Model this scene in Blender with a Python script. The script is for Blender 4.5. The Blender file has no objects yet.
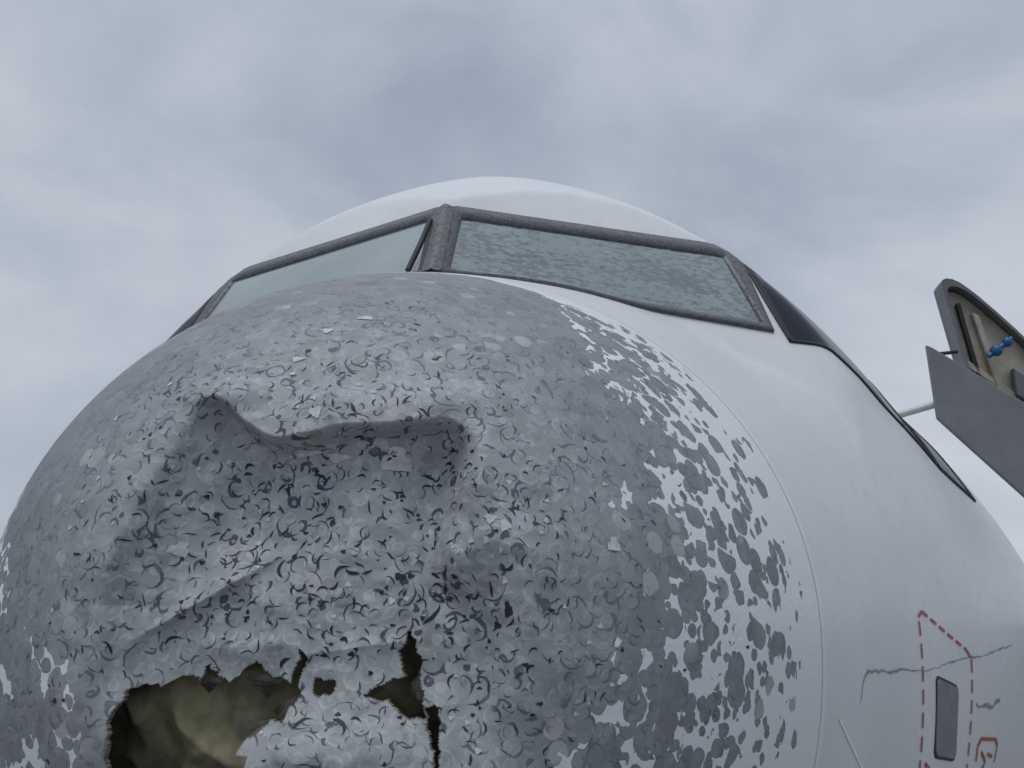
import bpy, math, numpy as np, random
from mathutils import Vector
from mathutils.bvhtree import BVHTree
random.seed(7); rng=np.random.default_rng(11)
TIP=1.75
# ---------------------------------------------------------------- nose / fuselage loft
def pchip(xs,ys):
    xs=np.array(xs,float); ys=np.array(ys,float); h=np.diff(xs); d=np.diff(ys)/h
    m=np.zeros_like(ys); m[0]=d[0]; m[-1]=d[-1]
    for i in range(1,len(xs)-1):
        if d[i-1]*d[i]<=0: m[i]=0
        else:
            w1=2*h[i]+h[i-1]; w2=h[i]+2*h[i-1]; m[i]=(w1+w2)/(w1/d[i-1]+w2/d[i])
    def f(x):
        x=np.clip(x,xs[0],xs[-1]); i=np.clip(np.searchsorted(xs,x)-1,0,len(xs)-2)
        t=(x-xs[i])/h[i]
        return (2*t**3-3*t**2+1)*ys[i]+(t**3-2*t**2+t)*h[i]*m[i]+(-2*t**3+3*t**2)*ys[i+1]+(t**3-t**2)*h[i]*m[i+1]
    return f
def tab(pairs):
    ys=[p[0] for p in pairs]; f=pchip([math.sqrt(max(y-TIP,0)) for y in ys],[p[1] for p in pairs])
    return lambda Y: f(np.sqrt(np.maximum(np.asarray(Y,float)-TIP,0)))
W=tab([(1.75,0),(1.8,.38),(1.9,.6),(2.05,.79),(2.2,.92),(2.4,1.065),(2.6,1.18),(2.8,1.285),(3.2,1.5),(3.6,1.745),(4,2.01),(4.5,2.37),(5,2.72),(5.5,3.02),(6,3.25),(7,3.5),(9,3.6),(30,3.6)])
ZA=tab([(1.75,0),(1.8,.35),(1.9,.56),(2.05,.74),(2.2,.86),(2.4,.985),(2.7,1.125),(3.0,1.24),(3.3,1.35),(4,1.58),(5,1.8),(7,2.0),(30,2.0)])
ZR=tab([(1.75,0.5),(3.3,1.62),(3.55,1.8),(3.8,1.98),(4,2.12),(4.5,2.42),(5,2.62),(5.5,2.75),(6,2.84),(7,2.95),(9,3.0),(30,3.0)])
ZB=tab([(1.75,0),(1.8,-.38),(1.9,-.6),(2.05,-.8),(2.2,-.95),(2.4,-1.1),(2.8,-1.38),(3.2,-1.68),(4,-2.25),(5,-2.85),(6,-3.25),(8,-3.6),(30,-3.7)])
NN=tab([(1.75,2),(2.8,2),(3.5,1.97),(4.0,1.94),(4.4,1.77),(4.7,1.63),(5,1.53),(5.5,1.47),(6,1.48),(7,1.6),(9,1.9),(30,1.9)])
PL=np.array([.285,-.56,.35]); PL/=np.linalg.norm(PL); PD=PL@np.array([0,3.3,1.36])
def smax(a,b,k):
    h=np.clip(.5+.5*(a-b)/k,0,1); return b+(a-b)*h+k*h*(1-h)
def sst(x): x=np.clip(x,0,1); return x*x*(3-2*x)
def eo(x): x=np.clip(x,0,1); return 1-(1-x)**2
def RR(Y,th):
    Y=np.asarray(Y,float); th=np.asarray(th,float); sx=np.abs(np.sin(th)); cz=np.cos(th); n=NN(Y); w=np.maximum(W(Y),1e-6)
    def se(b,n): b=np.maximum(b,1e-6); return ((sx/w)**n+(np.abs(cz)/b)**n)**(-1/n)
    at=np.abs(th)
    za=ZA(Y)+(ZR(Y)-ZA(Y))*sst((at-.80)/.42)*sst((Y-2.9)/1.6)
    A=se(za,n); B=se(ZR(Y),n); C=se(-ZB(Y),np.minimum(n+.15*np.abs(cz),2.0))
    den=PL[0]*sx+PL[2]*cz
    P=np.where(den>.05,(PD-PL[1]*Y)/np.maximum(den,.05),50.)
    P=np.maximum(P,-1)
    s=sst((at-.85)/.35); e=1-sst((at-.95)/.4)
    k=.0005+.018*e
    B2=B+(A-B)*sst((at-1.02)/.25)      # on the flanks the cab melts into the lower nose
    Bm=-smax(-B2,-P,.0005+.02*e+.10*s*e)
    up=smax(A,Bm,k)
    return np.where(cz>=0,np.where(Y>3.0,up,A),C)
# ---------------------------------------------------------------- noise
G=rng.random((64,64,64))
def vnoise(x,y,z,f):
    x=np.asarray(x)*f+100.;y=np.asarray(y)*f+100.;z=np.asarray(z)*f+100.
    xi=np.floor(x).astype(int);yi=np.floor(y).astype(int);zi=np.floor(z).astype(int)
    a=x-xi;b=y-yi;c=z-zi; a=a*a*(3-2*a);b=b*b*(3-2*b);c=c*c*(3-2*c)
    def g(i,j,k): return G[(xi+i)%64,(yi+j)%64,(zi+k)%64]
    return (((g(0,0,0)*(1-a)+g(1,0,0)*a)*(1-b)+(g(0,1,0)*(1-a)+g(1,1,0)*a)*b)*(1-c)+((g(0,0,1)*(1-a)+g(1,0,1)*a)*(1-b)+(g(0,1,1)*(1-a)+g(1,1,1)*a)*b)*c)-.5
# ---------------------------------------------------------------- dents of the radome (aircraft x,z)
def lin(pts):
    a=np.array(sorted(pts)); return lambda v: np.interp(v,a[:,0],a[:,1])
lip=lin([(-.6,.40),(-.25,.46),(-.19,.50),(-.15,.50),(-.08,.445),(0,.40),(.06,.40),(.12,.41),(.25,.43),(.36,.455),(.5,.38),(.8,.3)])
xl=lin([(-.5,-.33),(-.1,-.35),(.04,-.37),(.25,-.28),(.4,-.22),(.5,-.2)])
xr=lin([(-.5,.55),(-.3,.56),(0,.56),(.12,.50),(.3,.46),(.5,.43)])
def seg(x,z,a,b):
    ax,az=a;bx,bz=b;dx=bx-ax;dz=bz-az;t=np.clip(((x-ax)*dx+(z-az)*dz)/(dx*dx+dz*dz),0,1)
    return np.hypot(x-ax-t*dx,z-az-t*dz)
def dent(x,z):
    zl=lip(x)+vnoise(x,0*x,z,9)*.025+vnoise(x,0*x,z,22)*.012
    t=.42*sst((zl-z)/.034)+.58*eo((zl-z)/.17); l=.18*sst((x-xl(z)-vnoise(x,0*x,z,7)*.05)/.05)+.82*sst((x-xl(z)-vnoise(x,0*x,z,7)*.05+.02)/.20); r=sst((xr(z)-x+vnoise(x,0*x,z,8)*.06)/.17); b=sst((z+.42)/.36)
    l=l*sst((z+.25)/.25)+sst((x-xl(z))/.22)*(1-sst((z+.25)/.25))
    m=t*l*r
    D=.128*m*b
    for cx,cz,rx,rz,am in [(-.12,.505,.085,.05,.028),(.34,.485,.09,.045,.028),(.12,.47,.09,.05,.012)]:
        D-=am*np.exp(-((x-cx)/rx)**2-((z-cz)/rz)**2)
    D+=.028*np.exp(-((x+.13)/.10)**2-((z-.25)/.16)**2)*m
    D-=.024*np.exp(-((x-.17)/.08)**2-((z-.18)/.18)**2)*m
    D+=.022*np.exp(-((x-.36)/.07)**2-((z-.33)/.10)**2)*m
    # oblique fold low on the left
    sd=((z+.01)-(x+.25)*.60)/1.166; al=np.exp(-((x+.145)/.115)**4)
    D-=.032*al*np.exp(-np.abs(sd)/.055)*(sd>=0)+.032*al*np.exp(-np.abs(sd)/.010)*(sd<0)
    D-=.016*np.exp(-seg(x,z,(.10,.60),(.12,.44))/.012)
    D-=.014*np.exp(-seg(x,z,(.42,.0),(.46,.42))/.05)
    D-=.007*np.exp(-seg(x,z,(.08,-.06),(.30,-.03))/.02)
    D-=.035*np.exp(-((x-.12)/.14)**2-((z+.24)/.05)**2)
    dm=np.exp(-(np.hypot((x-.12)/.62,(z-.12)/.58))**4)
    fac=np.abs(vnoise(x,0*x+11,z,9))*.022+np.abs(vnoise(x,0*x+4,z,17))*.010
    D+=vnoise(x,0*x,z,5)*.024*dm+fac*dm+vnoise(x,0*x+3,z,13)*.009*dm+vnoise(x,0*x+7,z,30)*.0040*dm+vnoise(x,0*x+7,z,64)*.0016*dm
    return D
def inpoly(x,z,poly):
    c=np.zeros(x.shape,bool); n=len(poly)
    for i in range(n):
        x1,z1=poly[i];x2,z2=poly[(i+1)%n]
        if z1==z2: continue
        c^=((z1>z)!=(z2>z))&(x<(x2-x1)*(z-z1)/(z2-z1)+x1)
    return c
HOLES=[[(-.285,-.13),(-.25,-.118),(-.225,-.126),(-.19,-.108),(-.145,-.112),(-.135,-.080),(-.09,-.12),(-.03,-.075),(.02,-.112),(.055,-.122),(.068,-.05),(.080,-.07),(.070,-.14),(.045,-.19),(.02,-.185),(-.03,-.225),(-.045,-.25),(-.01,-.26),(-.03,-.31),(-.1,-.37),(-.3,-.37),(-.30,-.28)],
[(.210,-.145),(.25,-.118),(.285,-.10),(.272,-.045),(.299,-.012),(.310,-.085),(.332,-.185),(.30,-.178),(.27,-.155)],
[(.336,-.170),(.352,-.150),(.362,-.19),(.357,-.295),(.342,-.2)],
[(.105,-.105),(.142,-.104),(.14,-.133),(.108,-.131)]]
# ---------------------------------------------------------------- materials
class NT:
    def __init__(s,name):
        s.m=bpy.data.materials.new(name); s.m.use_nodes=True; s.t=s.m.node_tree; s.b=s.t.nodes['Principled BSDF']
    def n(s,typ,**kw):
        o=s.t.nodes.new(typ)
        for k,v in kw.items(): setattr(o,k,v)
        return o
    def put(s,sock,v):
        if isinstance(v,bpy.types.NodeSocket): s.t.links.new(v,sock)
        elif isinstance(v,tuple) and len(v)==3 and sock.type=='RGBA': sock.default_value=(*v,1)
        else: sock.default_value=v
    def math(s,op,a,b=0.,c=None,clamp=False):
        o=s.n('ShaderNodeMath',operation=op,use_clamp=clamp); s.put(o.inputs[0],a); s.put(o.inputs[1],b)
        if c is not None: s.put(o.inputs[2],c)
        return o.outputs[0]
    def vm(s,op,a,b=None,out=0):
        o=s.n('ShaderNodeVectorMath',operation=op); s.put(o.inputs[0],a)
        if b is not None: s.put(o.inputs[1],b)
        return o.outputs[out]
    def mix(s,f,a,b,bt='MIX'):
        o=s.n('ShaderNodeMix',data_type='RGBA',blend_type=bt); s.put(o.inputs[0],f); s.put(o.inputs[6],a); s.put(o.inputs[7],b); return o.outputs[2]
    def coord(s): return s.n('ShaderNodeTexCoord').outputs['Object']
    def noise(s,v,sc,det=4,rough=.55,out='Fac'):
        o=s.n('ShaderNodeTexNoise'); s.put(o.inputs['Vector'],v); o.inputs['Scale'].default_value=sc; o.inputs['Detail'].default_value=det; o.inputs['Roughness'].default_value=rough; return o.outputs[out]
    def vor(s,v,sc,feat='F1'):
        o=s.n('ShaderNodeTexVoronoi',feature=feat); s.put(o.inputs['Vector'],v); o.inputs['Scale'].default_value=sc; return o
    def ramp(s,f,a,b):
        o=s.n('ShaderNodeMapRange'); s.put(o.inputs[0],f); o.inputs[1].default_value=a; o.inputs[2].default_value=b; return o.outputs[0]
    def bump(s,h,st,dist,prev=None):
        o=s.n('ShaderNodeBump'); s.put(o.inputs['Height'],h); o.inputs['Strength'].default_value=st; o.inputs['Distance'].default_value=dist
        if prev is not None: s.put(o.inputs['Normal'],prev)
        return o.outputs[0]
    def attr(s,nm):
        o=s.n('ShaderNodeAttribute',attribute_name=nm); return o.outputs['Fac']
    def gray(s,v):
        o=s.n('ShaderNodeCombineColor'); [s.put(o.inputs[i],v) for i in range(3)]; return o.outputs[0]
    def set(s,nm,v): s.put(s.b.inputs[nm],v)
WHITE=(.675,.69,.705)
def mat_paint():
    s=NT('fuselage_paint'); c=s.coord()
    n=s.noise(c,.9,4); n2=s.noise(c,14,3)
    col=s.mix(s.ramp(n,.3,.75),WHITE,(.565,.58,.595)); col=s.mix(s.math('MULTIPLY',s.ramp(n2,.5,.8),.3),col,(.47,.48,.49))
    s.set('Base Color',col); s.set('Roughness',s.math('ADD',.20,s.math('MULTIPLY',n2,.25)))
    s.set('Normal',s.bump(n2,.05,.004)); return s.m
def mat_radome():
    s=NT('hail_chipped_radome_paint'); c=s.coord()
    wn=s.noise(c,34,2,out='Color')
    o=s.n('ShaderNodeVectorMath',operation='MULTIPLY_ADD'); s.put(o.inputs[0],wn); o.inputs[1].default_value=(.011,)*3; s.put(o.inputs[2],c); cd=o.outputs[0]
    pw=s.attr('white'); fl=s.attr('flake'); ed=s.attr('edge')
    ln=s.noise(c,4.2,4,.62)
    p=s.math('ADD',pw,s.math('MULTIPLY',s.math('SUBTRACT',ln,.5),s.math('MULTIPLY',1.8,s.ramp(pw,0,.12))),clamp=True)
    cn=s.noise(c,13,2); fn=s.noise(c,80,2)
    chip=None; tone=s.math('MULTIPLY',s.math('SUBTRACT',s.noise(c,6,3),.5),.45); arcs=None; rims=None; hh=None
    for i,sc in enumerate([14,21,32]):
        v=s.vor(cd,sc); sep=s.n('ShaderNodeSeparateColor'); s.put(sep.inputs[0],v.outputs['Color']); d=v.outputs['Distance']
        on=s.math('GREATER_THAN',sep.outputs[i%3],s.math('POWER',p,.5)); near=s.math('LESS_THAN',d,.57)
        k=s.math('MULTIPLY',on,near); chip=k if chip is None else s.math('MAXIMUM',chip,k)
        rad=s.math('ADD',.40,s.math('MULTIPLY',sep.outputs[(i+1)%3],.18))
        dd=s.math('SUBTRACT',d,rad); ins=s.math('LESS_THAN',dd,0.)
        # tapered crescents: each impact disc opens on one side only
        dirn=s.vm('NORMALIZE',s.vm('SUBTRACT',v.outputs['Color'],(.5,.5,.5)))
        rel=s.vm('NORMALIZE',s.vm('SUBTRACT',cd,v.outputs['Position']))
        g=s.vm('DOT_PRODUCT',rel,dirn,'Value')
        wv=s.math('MULTIPLY',s.math('MAXIMUM',s.math('SUBTRACT',g,.28),0.),.0044*sc)
        ar=s.math('MULTIPLY',s.math('LESS_THAN',s.math('ABSOLUTE',dd),wv),s.ramp(cn,.38,.46))
        rm=s.math('MULTIPLY',ins,s.math('MULTIPLY',s.ramp(dd,-.0065*sc,-.001*sc),s.math('MAXIMUM',s.math('MULTIPLY',g,-1.),0.)))
        arcs=ar if arcs is None else s.math('MAXIMUM',arcs,ar); rims=rm if rims is None else s.math('MAXIMUM',rims,rm)
        tone=s.math('ADD',tone,s.math('MULTIPLY',ins,s.math('MULTIPLY',s.math('SUBTRACT',sep.outputs[(i+2)%3],.5),.22)))
        q=s.math('MULTIPLY',ins,s.math('ADD',sep.outputs[i%3],s.math('MULTIPLY',g,.5))); hh=q if hh is None else s.math('ADD',hh,q)
        if i==1: tn=s.math('MULTIPLY',ins,s.math('GREATER_THAN',sep.outputs[2],.87))
    allchip=s.math('LESS_THAN',p,.05); chip=s.math('MAXIMUM',chip,allchip); chip=s.math('MULTIPLY',chip,s.math('LESS_THAN',pw,.999))
    base=s.mix(fl,(.200,.214,.230),(.335,.353,.368))
    tone=s.math('ADD',tone,s.math('MULTIPLY',s.math('SUBTRACT',fn,.5),.12))
    base=s.mix(1.,base,s.gray(s.math('ADD',1.,tone)),'MULTIPLY')
    base=s.mix(s.math('MULTIPLY',rims,s.math('MULTIPLY',fl,.5)),base,(.62,.635,.64))
    base=s.mix(s.math('MULTIPLY',arcs,s.math('ADD',.28,s.math('MULTIPLY',fl,.60))),base,(.030,.038,.068))
    tan=s.math('MULTIPLY',tn,s.ramp(s.noise(c,3.2,1),.55,.6))
    base=s.mix(s.math('MULTIPLY',tan,.4),base,(.54,.545,.53))
    col=s.mix(chip,WHITE,base)
    col=s.mix(ed,col,(.05,.05,.05))
    s.set('Base Color',col)
    s.set('Roughness',s.mix(chip,(.30,.30,.30),(.62,.62,.62))); s.set('Specular IOR Level',.42)
    h=s.math('ADD',s.math('SUBTRACT',1.,chip),s.math('MULTIPLY',hh,s.math('ADD',.15,s.math('MULTIPLY',fl,.9))))
    h=s.math('ADD',h,s.math('MULTIPLY',fn,.35))
    s.set('Normal',s.bump(h,.9,.0028)); return s.m
def simple(name,c,r=.5,nsc=20,var=.25,bump=0,metal=0,c2=None,spec=.5):
    s=NT(name); co=s.coord(); n=s.noise(co,nsc,4)
    dark=c2 if c2 else tuple(v*(1-var) for v in c)
    s.set('Base Color',s.mix(s.ramp(n,.35,.68),c,dark)); s.set('Roughness',r); s.set('Metallic',metal); s.set('Specular IOR Level',spec)
    if bump: s.set('Normal',s.bump(n,bump,.01))
    return s.m
def mat_frame():
    s=NT('window_frame_wet_grey'); c=s.coord(); v=s.vor(c,55)
    s.set('Base Color',s.mix(s.ramp(s.noise(c,40,3),.4,.6),(.095,.098,.108),(.060,.062,.07))); s.set('Roughness',.42)
    s.set('Normal',s.bump(s.math('SUBTRACT',1.,s.ramp(v.outputs['Distance'],.15,.35)),.7,.004)); return s.m
def mat_glass(blotch):
    s=NT('windshield_glass'); c=s.coord(); 
    mp=s.n('ShaderNodeMapping'); s.put(mp.inputs[0],c); mp.inputs['Scale'].default_value=(1,1,2.6)
    a=s.noise(mp.outputs[0],20,6,.75); b=s.noise(mp.outputs[0],70,3,.6); g=s.noise(mp.outputs[0],2.2,2)
    f=s.math('MULTIPLY',s.ramp(s.math('ADD',s.math('ADD',s.math('MULTIPLY',a,.75),s.math('MULTIPLY',b,.3)),s.math('MULTIPLY',g,.3)),.645,.73),blotch)
    k=1-.24*(blotch>.5)
    col=s.mix(s.ramp(s.noise(c,2,2),.3,.7),(.235*k,.30*k,.30*k),(.17*k,.225*k,.23*k))
    col=s.mix(s.math('MULTIPLY',s.ramp(b,.58,.68),.5*min(1,blotch*1.2)),col,(.33,.39,.39))
    s.set('Base Color',s.mix(f,col,(.032,.050,.053))); s.set('Roughness',.08); s.set('IOR',1.65); 
    s.set('Coat Weight',.5); return s.m
M_paint=mat_paint(); M_rad=mat_radome(); M_frame=mat_frame(); M_gR=mat_glass(.9); M_gL=mat_glass(.10)
M_side=simple('side_window_dark_glass',(.008,.011,.02),.2,3,.3,spec=.12)
M_sfr=simple('side_window_seal',(.03,.032,.04),.5,30,.4,spec=.25)
M_navy=simple('exposed_navy_layer',(.014,.019,.042),.6,60,.5)
M_cream=simple('bare_pale_laminate',(.56,.57,.56),.6,50,.25)
M_core=simple('radome_core_fibreglass',(.34,.305,.19),.8,12,.5,.9,c2=(.12,.11,.075))
M_rim=simple('torn_laminate_edge',(.30,.28,.22),.8,60,.6)
M_flap=simple('torn_laminate_flap',(.10,.098,.08),.8,30,.6,.5,spec=.2)
M_red=simple('red_marking',(.42,.07,.06),.5,80,.45)
M_hatch=simple('grey_access_panel',(.16,.165,.18),.4,12,.2)
M_line=simple('seam_scuff',(.30,.30,.32),.6,60,.5)
M_dgrey=simple('door_edge_grey',(.14,.145,.155),.45,8,.25)
M_dpanel=simple('door_lower_panel_grey',(.19,.195,.21),.4,5,.2)
M_beige=simple('door_lining_beige',(.40,.37,.31),.6,9,.3,.2)
M_blue=simple('blue_valve',(.02,.10,.26),.35,40,.3)
M_rod=simple('door_rod_metal',(.55,.56,.56),.35,30,.2)
M_black=simple('black_rubber',(.015,.015,.017),.6,30,.3)
# ---------------------------------------------------------------- builders
plane=bpy.data.objects.new('airliner',None); bpy.context.collection.objects.link(plane)
def addmesh(name,V,Fc,mat,smooth=False,parent=plane):
    me=bpy.data.meshes.new(name); me.from_pydata([tuple(v) for v in V],[],[tuple(f) for f in Fc]); me.update()
    me.polygons.foreach_set('use_smooth',[smooth]*len(me.polygons))
    o=bpy.data.objects.new(name,me); bpy.context.collection.objects.link(o); me.materials.append(mat); o.parent=parent; return o
def pgrid(YY,TT,off=0):
    R=RR(YY,TT)+off
    return np.stack([R*np.sin(TT),YY,R*np.cos(TT)],-1)
def gfaces(a,b,wrap=True):
    idx=np.arange(a*b).reshape(a,b)
    if wrap: n1=np.roll(idx,-1,1); return np.stack([idx[:-1],n1[:-1],n1[1:],idx[1:]],-1).reshape(-1,4)
    return np.stack([idx[:-1,:-1],idx[:-1,1:],idx[1:,1:],idx[1:,:-1]],-1).reshape(-1,4)
YR=2.86
NU,NT_=440,1040
th=np.linspace(-math.pi,math.pi,NT_+1)[:-1]; Ys=TIP+(YR-TIP)*np.linspace(.001,1,NU)**2
YY,TT=np.meshgrid(Ys,th,indexing='ij'); V=pgrid(YY,TT); x0=V[...,0].copy(); z0=V[...,2].copy(); y0=V[...,1].copy()
D=dent(x0,z0)*sst((YR-y0)/.5)
V[...,1]+=D
Vf=V.reshape(-1,3); Fc=gfaces(NU,NT_)
jx=x0+vnoise(x0,z0*0,z0,28)*.016+vnoise(x0,z0*0,z0,90)*.008; jz=z0+vnoise(x0,z0*0+5,z0,28)*.016+vnoise(x0,z0*0+9,z0,90)*.008
hole=np.zeros(x0.shape,bool)
for h in HOLES: hole|=inpoly(jx,jz,h)
hf=hole.reshape(-1)[Fc].any(1)
edge=np.zeros(len(Vf)); edge[np.unique(Fc[hf])]=.6
gone=Fc[hf]; Fc=Fc[~hf]
rad=addmesh('radome',Vf.tolist(),Fc.tolist(),M_rad,True)
deg=np.degrees(TT)
Yst=np.interp(deg,[-180,-130,-100,-80,-60,-45,-20,0,25,45,65,90,130,180],[1.80,1.80,1.80,1.90,2.3,2.5,2.66,2.66,2.66,2.22,2.02,1.92,1.9,1.88])
wd=np.interp(deg,[-180,-90,-45,-20,0,25,45,65,90,180],[.5,.45,.3,.1,.1,.3,1.0,.95,.9,.8])
wh=np.clip((YY-Yst)/wd,0,1); lim=2.64+.15*np.exp(-((np.abs(TT)-.98)/.40)**2)+.02*np.sin(TT*9)+vnoise(x0,y0,z0,9)*.10
wh=np.where(YY>lim,1.,np.minimum(wh,.84))
fl=np.exp(-(np.hypot((x0-.12)/.60,(z0-.14)/.58))**4)
for nm,a in [('white',wh),('flake',fl),('edge',edge)]:
    at=rad.data.attributes.new(nm,'FLOAT','POINT'); at.data.foreach_set('value',np.asarray(a,np.float32).reshape(-1))
# thickness of the torn laminate around the holes
cntE={}
for f in gone.tolist():
    for a,b in zip(f,f[1:]+f[:1]):
        k=(min(a,b),max(a,b)); cntE[k]=cntE.get(k,0)+1
RV=[];RF=[]
for (a,b),n_ in cntE.items():
    if n_==1:
        q=len(RV); A_=Vf[a];B_=Vf[b]; RV+=[tuple(A_),tuple(B_),tuple(B_+np.array([0,.014,0])),tuple(A_+np.array([0,.014,0]))]; RF.append((q,q+1,q+2,q+3))
addmesh('torn_skin_edge',RV,RF,M_rim)
# inner core behind the torn skin
YY2,TT2=np.meshgrid(TIP+(2.6-TIP)*np.linspace(.002,1,160)**2,np.linspace(-math.pi,math.pi,401)[:-1],indexing='ij')
V2=pgrid(YY2,TT2,-.03); cx_=V2[...,0];cz_=V2[...,2]
fold=np.abs(((cx_*.8+cz_*.6)*5.5+vnoise(cx_,cx_*0,cz_,5)*1.4)%1.-.5)
V2[...,1]+=.15+vnoise(cx_,cx_*0,cz_,6)*.07+fold*.06+np.abs(vnoise(cx_,cx_*0+3,cz_,15))*.05+.10*(cx_+.15)
V2[...,0]*=.93; V2[...,2]*=.93
addmesh('radome_core',V2.reshape(-1,3).tolist(),gfaces(160,400).tolist(),M_core,True)
# fuselage
Yh=np.concatenate([np.linspace(YR,6,420),np.linspace(6.05,26,90)]); YY3,TT3=np.meshgrid(Yh,np.linspace(-math.pi,math.pi,721)[:-1],indexing='ij')
addmesh('fuselage',pgrid(YY3,TT3).reshape(-1,3).tolist(),gfaces(len(Yh),720).tolist(),M_paint,True)
cap=pgrid(np.full(120,26.),np.linspace(-math.pi,math.pi,121)[:-1]); addmesh('aft_bulkhead',cap.tolist(),[list(range(120))],M_paint)
def proj(p,off):
    p=np.asarray(p,float); t=math.atan2(p[0],p[2])
    e=1e-3; 
    def S(Y,tt): rr=float(RR(Y,tt)); return np.array([rr*math.sin(tt),Y,rr*math.cos(tt)])
    a=S(p[1]+e,t)-S(p[1]-e,t); b=S(p[1],t+e)-S(p[1],t-e); n=np.cross(b,a); n/=np.linalg.norm(n)
    q=S(p[1],t)
    if n@np.array([math.sin(t),0,math.cos(t)])<0: n=-n
    return q+n*off
def patch(name,quad,off,mat,nu=28,nv=14):
    A,B,C,Dq=[np.array(q,float) for q in quad]; V=[]
    for i in range(nv+1):
        for j in range(nu+1):
            u=j/nu;v=i/nv; V.append(proj((A*(1-u)+B*u)*(1-v)+(Dq*(1-u)+C*u)*v,off))
    return addmesh(name,V,gfaces(nv+1,nu+1,False).tolist(),mat,True)
def frame(name,outer,inner,off,mat,n=26):
    V=[];F=[]; N=len(outer)
    for k in range(N):
        o1,o2=np.array(outer[k],float),np.array(outer[(k+1)%N],float); i1,i2=np.array(inner[k],float),np.array(inner[(k+1)%N],float)
        for j in range(n):
            t=j/n; po=o1*(1-t)+o2*t; pi=i1*(1-t)+i2*t
            V+= [proj(po,-.004),proj(po*.93+pi*.07,off),proj(po*.5+pi*.5,off*1.25),proj(po*.07+pi*.93,off),proj(pi,-.002)]
    L=N*n
    for a in range(L):
        b=(a+1)%L
        for q in range(4): F.append((a*5+q,b*5+q,b*5+q+1,a*5+q+1))
    return addmesh(name,V,F,mat,True)
gl=[(.07,3.555,1.712),(1.24,4.156,1.72),(1.376,3.967,1.31),(.064,3.352,1.39)]
fo=[(.0,3.561,1.776),(1.318,4.252,1.81),(1.43,3.967,1.272),(.0,3.297,1.362)]
sg=[(1.36,4.29,1.87),(2.02,5.0,1.60),(2.24,4.72,.76),(1.465,3.99,1.20)]
so=[(1.335,4.265,1.90),(2.05,5.06,1.65),(2.27,4.75,.735),(1.44,3.97,1.18)]
tg=[(2.03,5.01,1.59),(2.35,5.42,1.40),(2.56,5.27,.67),(2.25,4.74,.76)]
to=[(2.02,5.0,1.63),(2.40,5.47,1.44),(2.59,5.30,.64),(2.24,4.73,.735)]
for sgn,g in ((1,M_gR),(-1,M_gL)):
    mir=lambda P:[(sgn*a,b,c) for a,b,c in P]
    patch('windshield_glass',mir(gl),.004,g); 
    fo2=[(-sgn*.012 if a==0 else sgn*a,b,c) for a,b,c in fo]
    frame('windshield_frame',fo2,mir(gl),.014,M_frame)
    patch('side_window_glass',mir(sg),.004,M_side); frame('side_window_frame',mir(so),mir(sg),.008,M_sfr)
    patch('aft_side_window_glass',mir(tg),.006,M_side); frame('aft_side_window_frame',mir(to),mir(tg),.010,M_sfr)
patch('centre_post_cover',[(-.03,3.56,1.77),(.03,3.56,1.77),(.03,3.30,1.37),(-.03,3.30,1.37)],.024,M_frame,6,20)
def tube(name,pts,r,mat,parent=plane,res=8):
    cu=bpy.data.curves.new(name,'CURVE'); cu.dimensions='3D'; sp=cu.splines.new('POLY'); sp.points.add(len(pts)-1)
    for i,p in enumerate(pts): sp.points[i].co=(*p,1)
    cu.bevel_depth=r; cu.bevel_resolution=2; cu.use_fill_caps=True
    o=bpy.data.objects.new(name,cu); bpy.context.collection.objects.link(o); cu.materials.append(mat); o.parent=parent; return o
tube('wiper_arm',[proj((-.045,3.52,1.72),.03),proj((-.06,3.44,1.58),.035),proj((-.10,3.36,1.42),.03)],.012,M_black)
def side(Y,z,off=.004,sgn=1):
    n=float(NN(Y)); zz=float(ZB(Y)) if z<=0 else float(ZR(Y))
    x=float(W(Y))*(1-min(1,abs(z/zz))**n)**(1/n)
    return proj((sgn*x,Y,z),off)
def strip(V,F,pts,w,off=.004):
    base=len(V); pts=[np.array(p,float) for p in pts]; n=len(pts)
    for i,p in enumerate(pts):
        d=pts[min(i+1,n-1)]-pts[max(i-1,0)]; d/=np.linalg.norm(d)+1e-9; q=np.array([-d[1],d[0]])
        ww=w[i] if hasattr(w,'__len__') else w
        V.append(side(*(p+q*ww/2),off)); V.append(side(*(p-q*ww/2),off))
    for i in range(n-1): F.append((base+2*i,base+2*i+1,base+2*i+3,base+2*i+2))
def poly_sub(pts,step):
    out=[]
    for a,b in zip(pts[:-1],pts[1:]):
        a=np.array(a);b=np.array(b);k=max(1,int(np.linalg.norm(b-a)/step))
        out+=[a+(b-a)*j/k for j in range(k)]
    return out+[np.array(pts[-1])]
V=[];F=[]
def dashed(a,b,w=.012,dl=.055,gap=.028):
    a=np.array(a);b=np.array(b);L=np.linalg.norm(b-a);d=(b-a)/L;t=0
    while t<L:
        e=min(L,t+dl); strip(V,F,[a+d*t,a+d*(t+e)*.5,a+d*e],w); t+=dl+gap
cor=[(3.75,-.62),(3.75,.03),(3.79,.052),(4.20,-.10),(4.25,-.14),(4.25,-.75)]
for a,b in zip(cor[:-1],cor[1:]): dashed(a,b)
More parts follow.
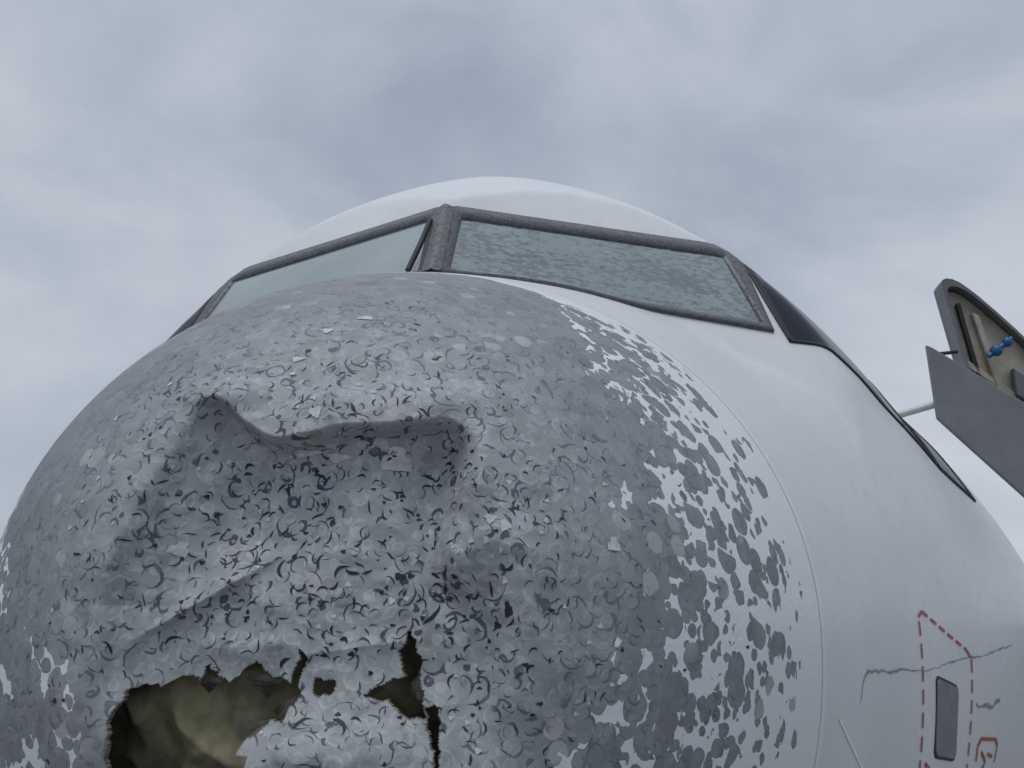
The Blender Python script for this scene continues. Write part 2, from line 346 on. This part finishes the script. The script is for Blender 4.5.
# worn red stencils: an arrow-like outline on the right, an arc in the lower left of the box
for pl in [[(4.36,-.56),(4.36,-.50),(4.40,-.475),(4.62,-.50),(4.66,-.53),(4.66,-.60)],[(4.42,-.53),(4.50,-.58),(4.44,-.62)],[(4.52,-.55),(4.60,-.57)],[(3.80,-.50),(3.85,-.53),(3.88,-.58),(3.88,-.66)],[(3.80,-.56),(3.83,-.58),(3.84,-.64)]]:
    strip(V,F,poly_sub(pl,.02),.015)
addmesh('service_panel_markings',V,F,M_red)
def rrect(c,n=6,r=.03):
    c=[np.array(p) for p in c]; out=[]
    for i in range(4):
        p=c[i];a=c[i-1];b=c[(i+1)%4]; da=(a-p)/np.linalg.norm(a-p);db=(b-p)/np.linalg.norm(b-p)
        for j in range(n+1):
            t=j/n*math.pi/2; out.append(p+da*r*(1-math.sin(t))+db*r*(1-math.cos(t)))
    return out
oc=rrect([(3.88,-.188),(4.10,-.24),(4.10,-.53),(3.88,-.49)])
cen=sum(oc)/len(oc)
def hatch(name,sc,off,mat):
    V=[side(*cen,off)]+[side(*(cen+(p-cen)*sc),off) for p in oc]+[side(*(cen+(p-cen)*(sc+.02)),-.002) for p in oc]; n=len(oc)
    F=[(0,1+i,1+(i+1)%n) for i in range(n)]+[(1+i,1+n+i,1+n+(i+1)%n,1+(i+1)%n) for i in range(n)]
    addmesh(name,V,F,mat)
hatch('hatch_surround',1.0,.004,M_black); hatch('access_hatch',.93,.008,M_hatch)
V=[];F=[]
cr=poly_sub([(3.17,-.24),(3.19,-.18),(3.25,-.145),(3.4,-.155),(3.6,-.155),(3.8,-.17),(4.1,-.14),(4.4,-.13),(4.75,-.09)],.03)
cr=[p+np.array([random.uniform(-.008,.008),random.uniform(-.005,.005)]) for p in cr]
strip(V,F,cr,[random.uniform(.002,.010) for _ in cr],.003)
cr=poly_sub([(4.3,-.33),(4.45,-.35),(4.6,-.34)],.02); cr=[p+np.array([random.uniform(-.01,.01),random.uniform(-.01,.01)]) for p in cr]
strip(V,F,cr,[random.uniform(.004,.02) for _ in cr],.003)
addmesh('paint_scuffs',V,F,M_line)
V=[];F=[]
strip(V,F,poly_sub([(2.98,-.27),(3.30,-.49)],.04),.006,.004)
addmesh('white_scratch',V,F,simple('white_scratch',(.85,.86,.87),.5,40,.1))
V=[];F=[]
for i in range(361):
    t=math.radians(i-180); 
    for dy in (-.002,.002):
        r=float(RR(2.83+dy,t))+.0012; V.append((r*math.sin(t),2.83+dy,r*math.cos(t)))
for i in range(360): F.append((2*i,2*i+1,2*i+3,2*i+2))
addmesh('radome_seam',V,F,simple('seam_grey',(.55,.56,.57),.5,30,.15),True)
# ---------------------------------------------------------------- crescents of missing paint
bvh=BVHTree.FromPolygons(Vf.tolist(),Fc.tolist())
def shot(x,z):
    h=bvh.ray_cast(Vector((x,0,z)),Vector((0,1,0))); return h[0],h[1]
def frame_at(N):
    a=Vector((0,0,1)).cross(N); a.normalize(); return a,N.cross(a)
CV=[];CF=[]
def crescent(x,z,r,ang,span,w):
    P,N=shot(x,z)
    if P is None: return
    if N.y>0: N=-N
    a,b=frame_at(N); n=9; base=len(CV); sk=random.uniform(.6,1.6)
    for i in range(n):
        t=i/(n-1); an=ang+(t-.5)*span; ww=w*math.sin(math.pi*t**sk)**.9
        jr=r*(1+.10*math.sin(t*5+r*9000))
        for rr in (jr-ww*.5,jr+ww*.5+.0002):
            q=P+a*(math.cos(an)*rr-math.cos(ang)*r)+b*(math.sin(an)*rr-math.sin(ang)*r)
            l=bvh.find_nearest(q)
            nn=l[1] if l[1].y<0 else -l[1]
            CV.append(l[0]+nn*.0012)
    for i in range(n-1): CF.append((base+2*i,base+2*i+1,base+2*i+3,base+2*i+2))
cnt=0
while cnt<700:
    x=random.uniform(-.85,1.0); z=random.uniform(-.5,1.0)
    d=math.hypot((x-.14)/.60,(z-.12)/.62)
    wgt=math.exp(-d**3.2)+ (.05 if d<1.5 else 0)+.6*math.exp(-((x-.52)/.12)**2-((z-.2)/.28)**2)+.6*math.exp(-((x+.25)/.12)**2-((z-.2)/.25)**2)
    wgt*=.5+1.6*max(0,float(vnoise(np.array([x]),np.array([0.]),np.array([z]),7)[0])+.2)
    if random.random()>wgt: continue
    inner=math.exp(-d**3)
    big=random.random()<.22*inner
    r=random.uniform(.012,.028)*(1.3 if big else 1)*(.6+.4*inner); crescent(x,z,r,random.gauss(math.pi*.5,1.5),random.uniform(.7,1.7),random.uniform(.002,.0055)*(1.7 if big else 1)*(.5+.5*inner)); cnt+=1
addmesh('paint_crack_crescents',CV,CF,M_navy)
def blobs(name,lst,mat,off=.0018):
    V=[];F=[]
    for x,z,rx,rz in lst:
        P,N=shot(x,z)
        if P is None: continue
        if N.y>0: N=-N
        a,b=frame_at(N); base=len(V); n=18; ph=random.uniform(0,6)
        V.append(P+N*off)
        for i in range(n):
            t=2*math.pi*i/n; k=1+.22*math.sin(3*t+ph)+.14*math.sin(7*t+ph*2)
            l=bvh.find_nearest(P+a*math.cos(t)*rx*k+b*math.sin(t)*rz*k); nn=l[1] if l[1].y<0 else -l[1]; V.append(l[0]+nn*off)
        F+=[(base,base+1+i,base+1+(i+1)%n) for i in range(n)]
    addmesh(name,V,F,mat)
L=[(.045,.69,.013,.011),(.085,.45,.014,.014),(.245,.355,.034,.028),(.05,.37,.03,.012),(.50,.2,.012,.012),(.72,.17,.016,.016),(-.22,.16,.022,.016),(.12,.36,.025,.01),(.47,.215,.012,.01),(.0,.60,.014,.008),(.12,.74,.02,.01)]
for _ in range(70):
    L.append((random.uniform(-.5,.8),random.uniform(-.35,.6),random.uniform(.003,.007),random.uniform(.003,.007)))
blobs('loose_paint_flakes',L,M_cream)
D2=[]
for _ in range(110):
    D2.append((random.gauss(.15,.28),random.gauss(.1,.25),random.uniform(.003,.008),random.uniform(.002,.006)))
D2+=[(.505,.03,.009,.016),(.48,.0,.010,.008),(.27,.1,.012,.007)]
blobs('bare_navy_spots',D2,M_navy,.0014)
# torn laminate shards hanging into the big hole
V=[];F=[]
def surfY(x,z):
    h=bvh.ray_cast(Vector((x,0,z)),Vector((0,1,0)))
    if h[0] is not None and h[0].y<2.4: return h[0].y
    return 1.86
for a,b,tip_,dy in [((.078,-.13),(.048,-.19),(-.01,-.175),.05),((-.05,-.10),(.03,-.108),(-.015,-.150),.03),((-.16,-.108),(-.10,-.11),(-.145,-.14),.03),((.02,-.186),(-.04,-.226),(-.075,-.19),.035),((.31,-.09),(.325,-.15),(.285,-.14),.02)]:
    n=7; base=len(V); ya=surfY(a[0]+(.012 if a[0]>0 else 0),a[1]+.02)
    for i in range(n):
        t=i/(n-1)
        for s_ in (0,1):
            e_=a if s_==0 else b
            x=e_[0]*(1-t)+tip_[0]*t+.006*math.sin(9*t+s_*2)*(1-t); z=e_[1]*(1-t)+tip_[1]*t+.004*math.cos(11*t+s_)*(1-t)
            V.append((x,ya+.006+dy*t**1.6,z))
    for i in range(n-1): F.append((base+2*i,base+2*i+1,base+2*i+3,base+2*i+2))
addmesh('torn_laminate_flaps',V,F,M_flap)
# ---------------------------------------------------------------- open door, right
door=bpy.data.objects.new('open_cabin_door',None); bpy.context.collection.objects.link(door); door.parent=plane
def slab(name,poly,yf,th_,mat,bev=.01):
    n=len(poly); V=[(x,yf(x),z) for x,z in poly]+[(x,yf(x)+th_,z) for x,z in poly]
    F=[tuple(range(n)),tuple(range(2*n-1,n-1,-1))]+[(i,i+n,(i+1)%n+n,(i+1)%n) for i in range(n)]
    o=addmesh(name,V,F,mat,False,door)
    md=o.modifiers.new('b','BEVEL'); md.width=bev; md.segments=3; md.limit_method='ANGLE'; return o
up=[(2.90,2.235),(2.91,2.262),(2.935,2.275),(2.98,2.272),(3.03,2.25),(3.09,2.205),(3.15,2.155),(3.26,2.05),(3.38,1.93),(3.62,1.66),(3.9,1.3),(3.9,.7),(3.28,1.16),(3.06,1.48),(2.99,1.65)]
yf=lambda x:6.05+.25*(x-2.8)
slab('door_outer_skin',up,lambda x:yf(x)+.10,.05,M_dgrey)
cxu=np.array([3.40,1.5])
def scale(poly,s): return [tuple(cxu+(np.array(p)-cxu)*s) for p in poly]
o_=up; i_=scale(up,.93); n=len(up)
V=[(x,yf(x)-.03,z) for x,z in o_]+[(x,yf(x)-.03,z) for x,z in i_]+[(x,yf(x)+.10,z) for x,z in o_]+[(x,yf(x)+.08,z) for x,z in i_]
F=[]
for i in range(n):
    j=(i+1)%n; F+=[(i,j,n+j,n+i),(i,2*n+i,2*n+j,j),(n+i,n+j,3*n+j,3*n+i)]
addmesh('door_rim',V,F,M_dgrey,False,door)
slab('door_lining',scale(up,.925),lambda x:yf(x)+.05,.04,M_beige)
slab('door_inner_edge_strip',[(3.0,2.11),(3.03,2.12),(3.13,1.45),(3.10,1.44)],lambda x:yf(x)+.01,.04,M_black,.004)
slab('door_rib',[(3.10,2.05),(3.15,2.03),(3.30,1.25),(3.25,1.28)],lambda x:yf(x)-.0,.05,M_beige)
slab('door_rib_cross',[(3.02,1.72),(3.55,1.34),(3.55,1.29),(3.02,1.66)],lambda x:yf(x)+.01,.035,M_beige)
slab('door_mechanism_box',[(3.32,1.66),(3.46,1.56),(3.46,1.38),(3.32,1.47)],lambda x:yf(x)-.03,.07,M_dgrey)
slab('door_lower_flap',[(2.690,1.755),(2.73,1.735),(3.284,1.346),(3.8,.95),(3.8,.35),(3.20,.735),(2.73,1.235),(2.703,1.265)],lambda x:5.86+.1*(x-2.7),.035,M_dpanel,.012)
tube('door_latch_pin',[(2.78,5.90,1.70),(2.95,6.08,1.76)],.012,M_black,door)
tube('door_support_rod',[(2.42,6.0,1.30),(2.60,5.98,1.345),(2.74,5.92,1.375)],.024,M_rod,door)
def ball(name,c,r,mat):
    import bmesh
    bm=bmesh.new(); bmesh.ops.create_uvsphere(bm,u_segments=14,v_segments=8,radius=r); me=bpy.data.meshes.new(name); bm.to_mesh(me); bm.free()
    o=bpy.data.objects.new(name,me); o.location=c; bpy.context.collection.objects.link(o); me.materials.append(mat); o.parent=door; me.polygons.foreach_set('use_smooth',[True]*len(me.polygons))
ball('blue_valve_knob',(3.275,6.08,1.815),.034,M_blue); ball('blue_valve_body',(3.20,6.08,1.76),.040,M_blue); tube('blue_valve_stem',[(3.15,6.09,1.725),(3.31,6.08,1.84)],.019,M_blue,door)
# ---------------------------------------------------------------- ground
s=NT('concrete_apron'); c=s.coord(); s.set('Base Color',s.mix(s.ramp(s.noise(c,.3,6),.3,.7),(.22,.22,.21),(.15,.15,.15))); s.set('Roughness',.6)
addmesh('ground',[(-2000,-2000,-5.2),(2000,-2000,-5.2),(2000,2000,-5.2),(-2000,2000,-5.2)],[(0,1,2,3)],s.m,parent=None)
# ---------------------------------------------------------------- overcast sky
w=bpy.data.worlds.new("World"); bpy.context.scene.world=w; w.use_nodes=True; t=w.node_tree; bg=t.nodes['Background']
sky=t.nodes.new('ShaderNodeTexSky'); sky.sky_type='NISHITA'; sky.sun_disc=False; sky.sun_elevation=math.radians(65); sky.sun_rotation=math.radians(200)
tc=t.nodes.new('ShaderNodeTexCoord'); mp=t.nodes.new('ShaderNodeMapping'); mp.inputs['Scale'].default_value=(1,1,1.7); mp.inputs['Location'].default_value=(3.1,1.7,.4); t.links.new(tc.outputs['Generated'],mp.inputs[0])
n1=t.nodes.new('ShaderNodeTexNoise'); n1.inputs['Scale'].default_value=2.5; n1.inputs['Detail'].default_value=7; n1.inputs['Roughness'].default_value=.53; n1.inputs['Distortion'].default_value=.25; t.links.new(mp.outputs[0],n1.inputs['Vector'])
cr=t.nodes.new('ShaderNodeValToRGB'); t.links.new(n1.outputs['Fac'],cr.inputs[0]); e=cr.color_ramp.elements
e[0].position=.26; e[0].color=(.34,.39,.49,1); e[1].position=.70; e[1].color=(.65,.70,.77,1); m_=cr.color_ramp.elements.new(.48); m_.color=(.485,.535,.62,1)
sc=t.nodes.new('ShaderNodeVectorMath'); sc.operation='SCALE'; sc.inputs['Scale'].default_value=.1; t.links.new(sky.outputs[0],sc.inputs[0])
mx=t.nodes.new('ShaderNodeMix'); mx.data_type='RGBA'; mx.inputs[0].default_value=.95; t.links.new(sc.outputs[0],mx.inputs[6]); 
sp=t.nodes.new('ShaderNodeSeparateXYZ'); t.links.new(tc.outputs['Generated'],sp.inputs[0]); mr=t.nodes.new('ShaderNodeMapRange'); t.links.new(sp.outputs['Z'],mr.inputs[0]); mr.inputs[1].default_value=.6; mr.inputs[2].default_value=1; mr.inputs[3].default_value=1; mr.inputs[4].default_value=2.0
vs=t.nodes.new('ShaderNodeVectorMath'); vs.operation='SCALE'; t.links.new(cr.outputs[0],vs.inputs[0]); t.links.new(mr.outputs[0],vs.inputs['Scale']); t.links.new(vs.outputs[0],mx.inputs[7]); t.links.new(mx.outputs[2],bg.inputs[0]); bg.inputs[1].default_value=.94
sl=bpy.data.lights.new('sun','SUN'); sl.energy=.95; sl.angle=math.radians(22); sl.color=(1,.97,.93); so_=bpy.data.objects.new('sun',sl); bpy.context.collection.objects.link(so_)
so_.rotation_euler=Vector((-.15,-.36,.92)).to_track_quat('Z','Y').to_euler()
cam=bpy.data.cameras.new('cam'); co=bpy.data.objects.new('camera',cam); bpy.context.collection.objects.link(co)
cam.lens=900/1024*36; cam.clip_end=5000; co.location=(.76,0,0); co.rotation_euler=(math.radians(105),0,math.radians(7.5)); bpy.context.scene.camera=co
sn=bpy.context.scene; sn.view_settings.view_transform='Standard'; sn.view_settings.look='None'; sn.view_settings.exposure=0
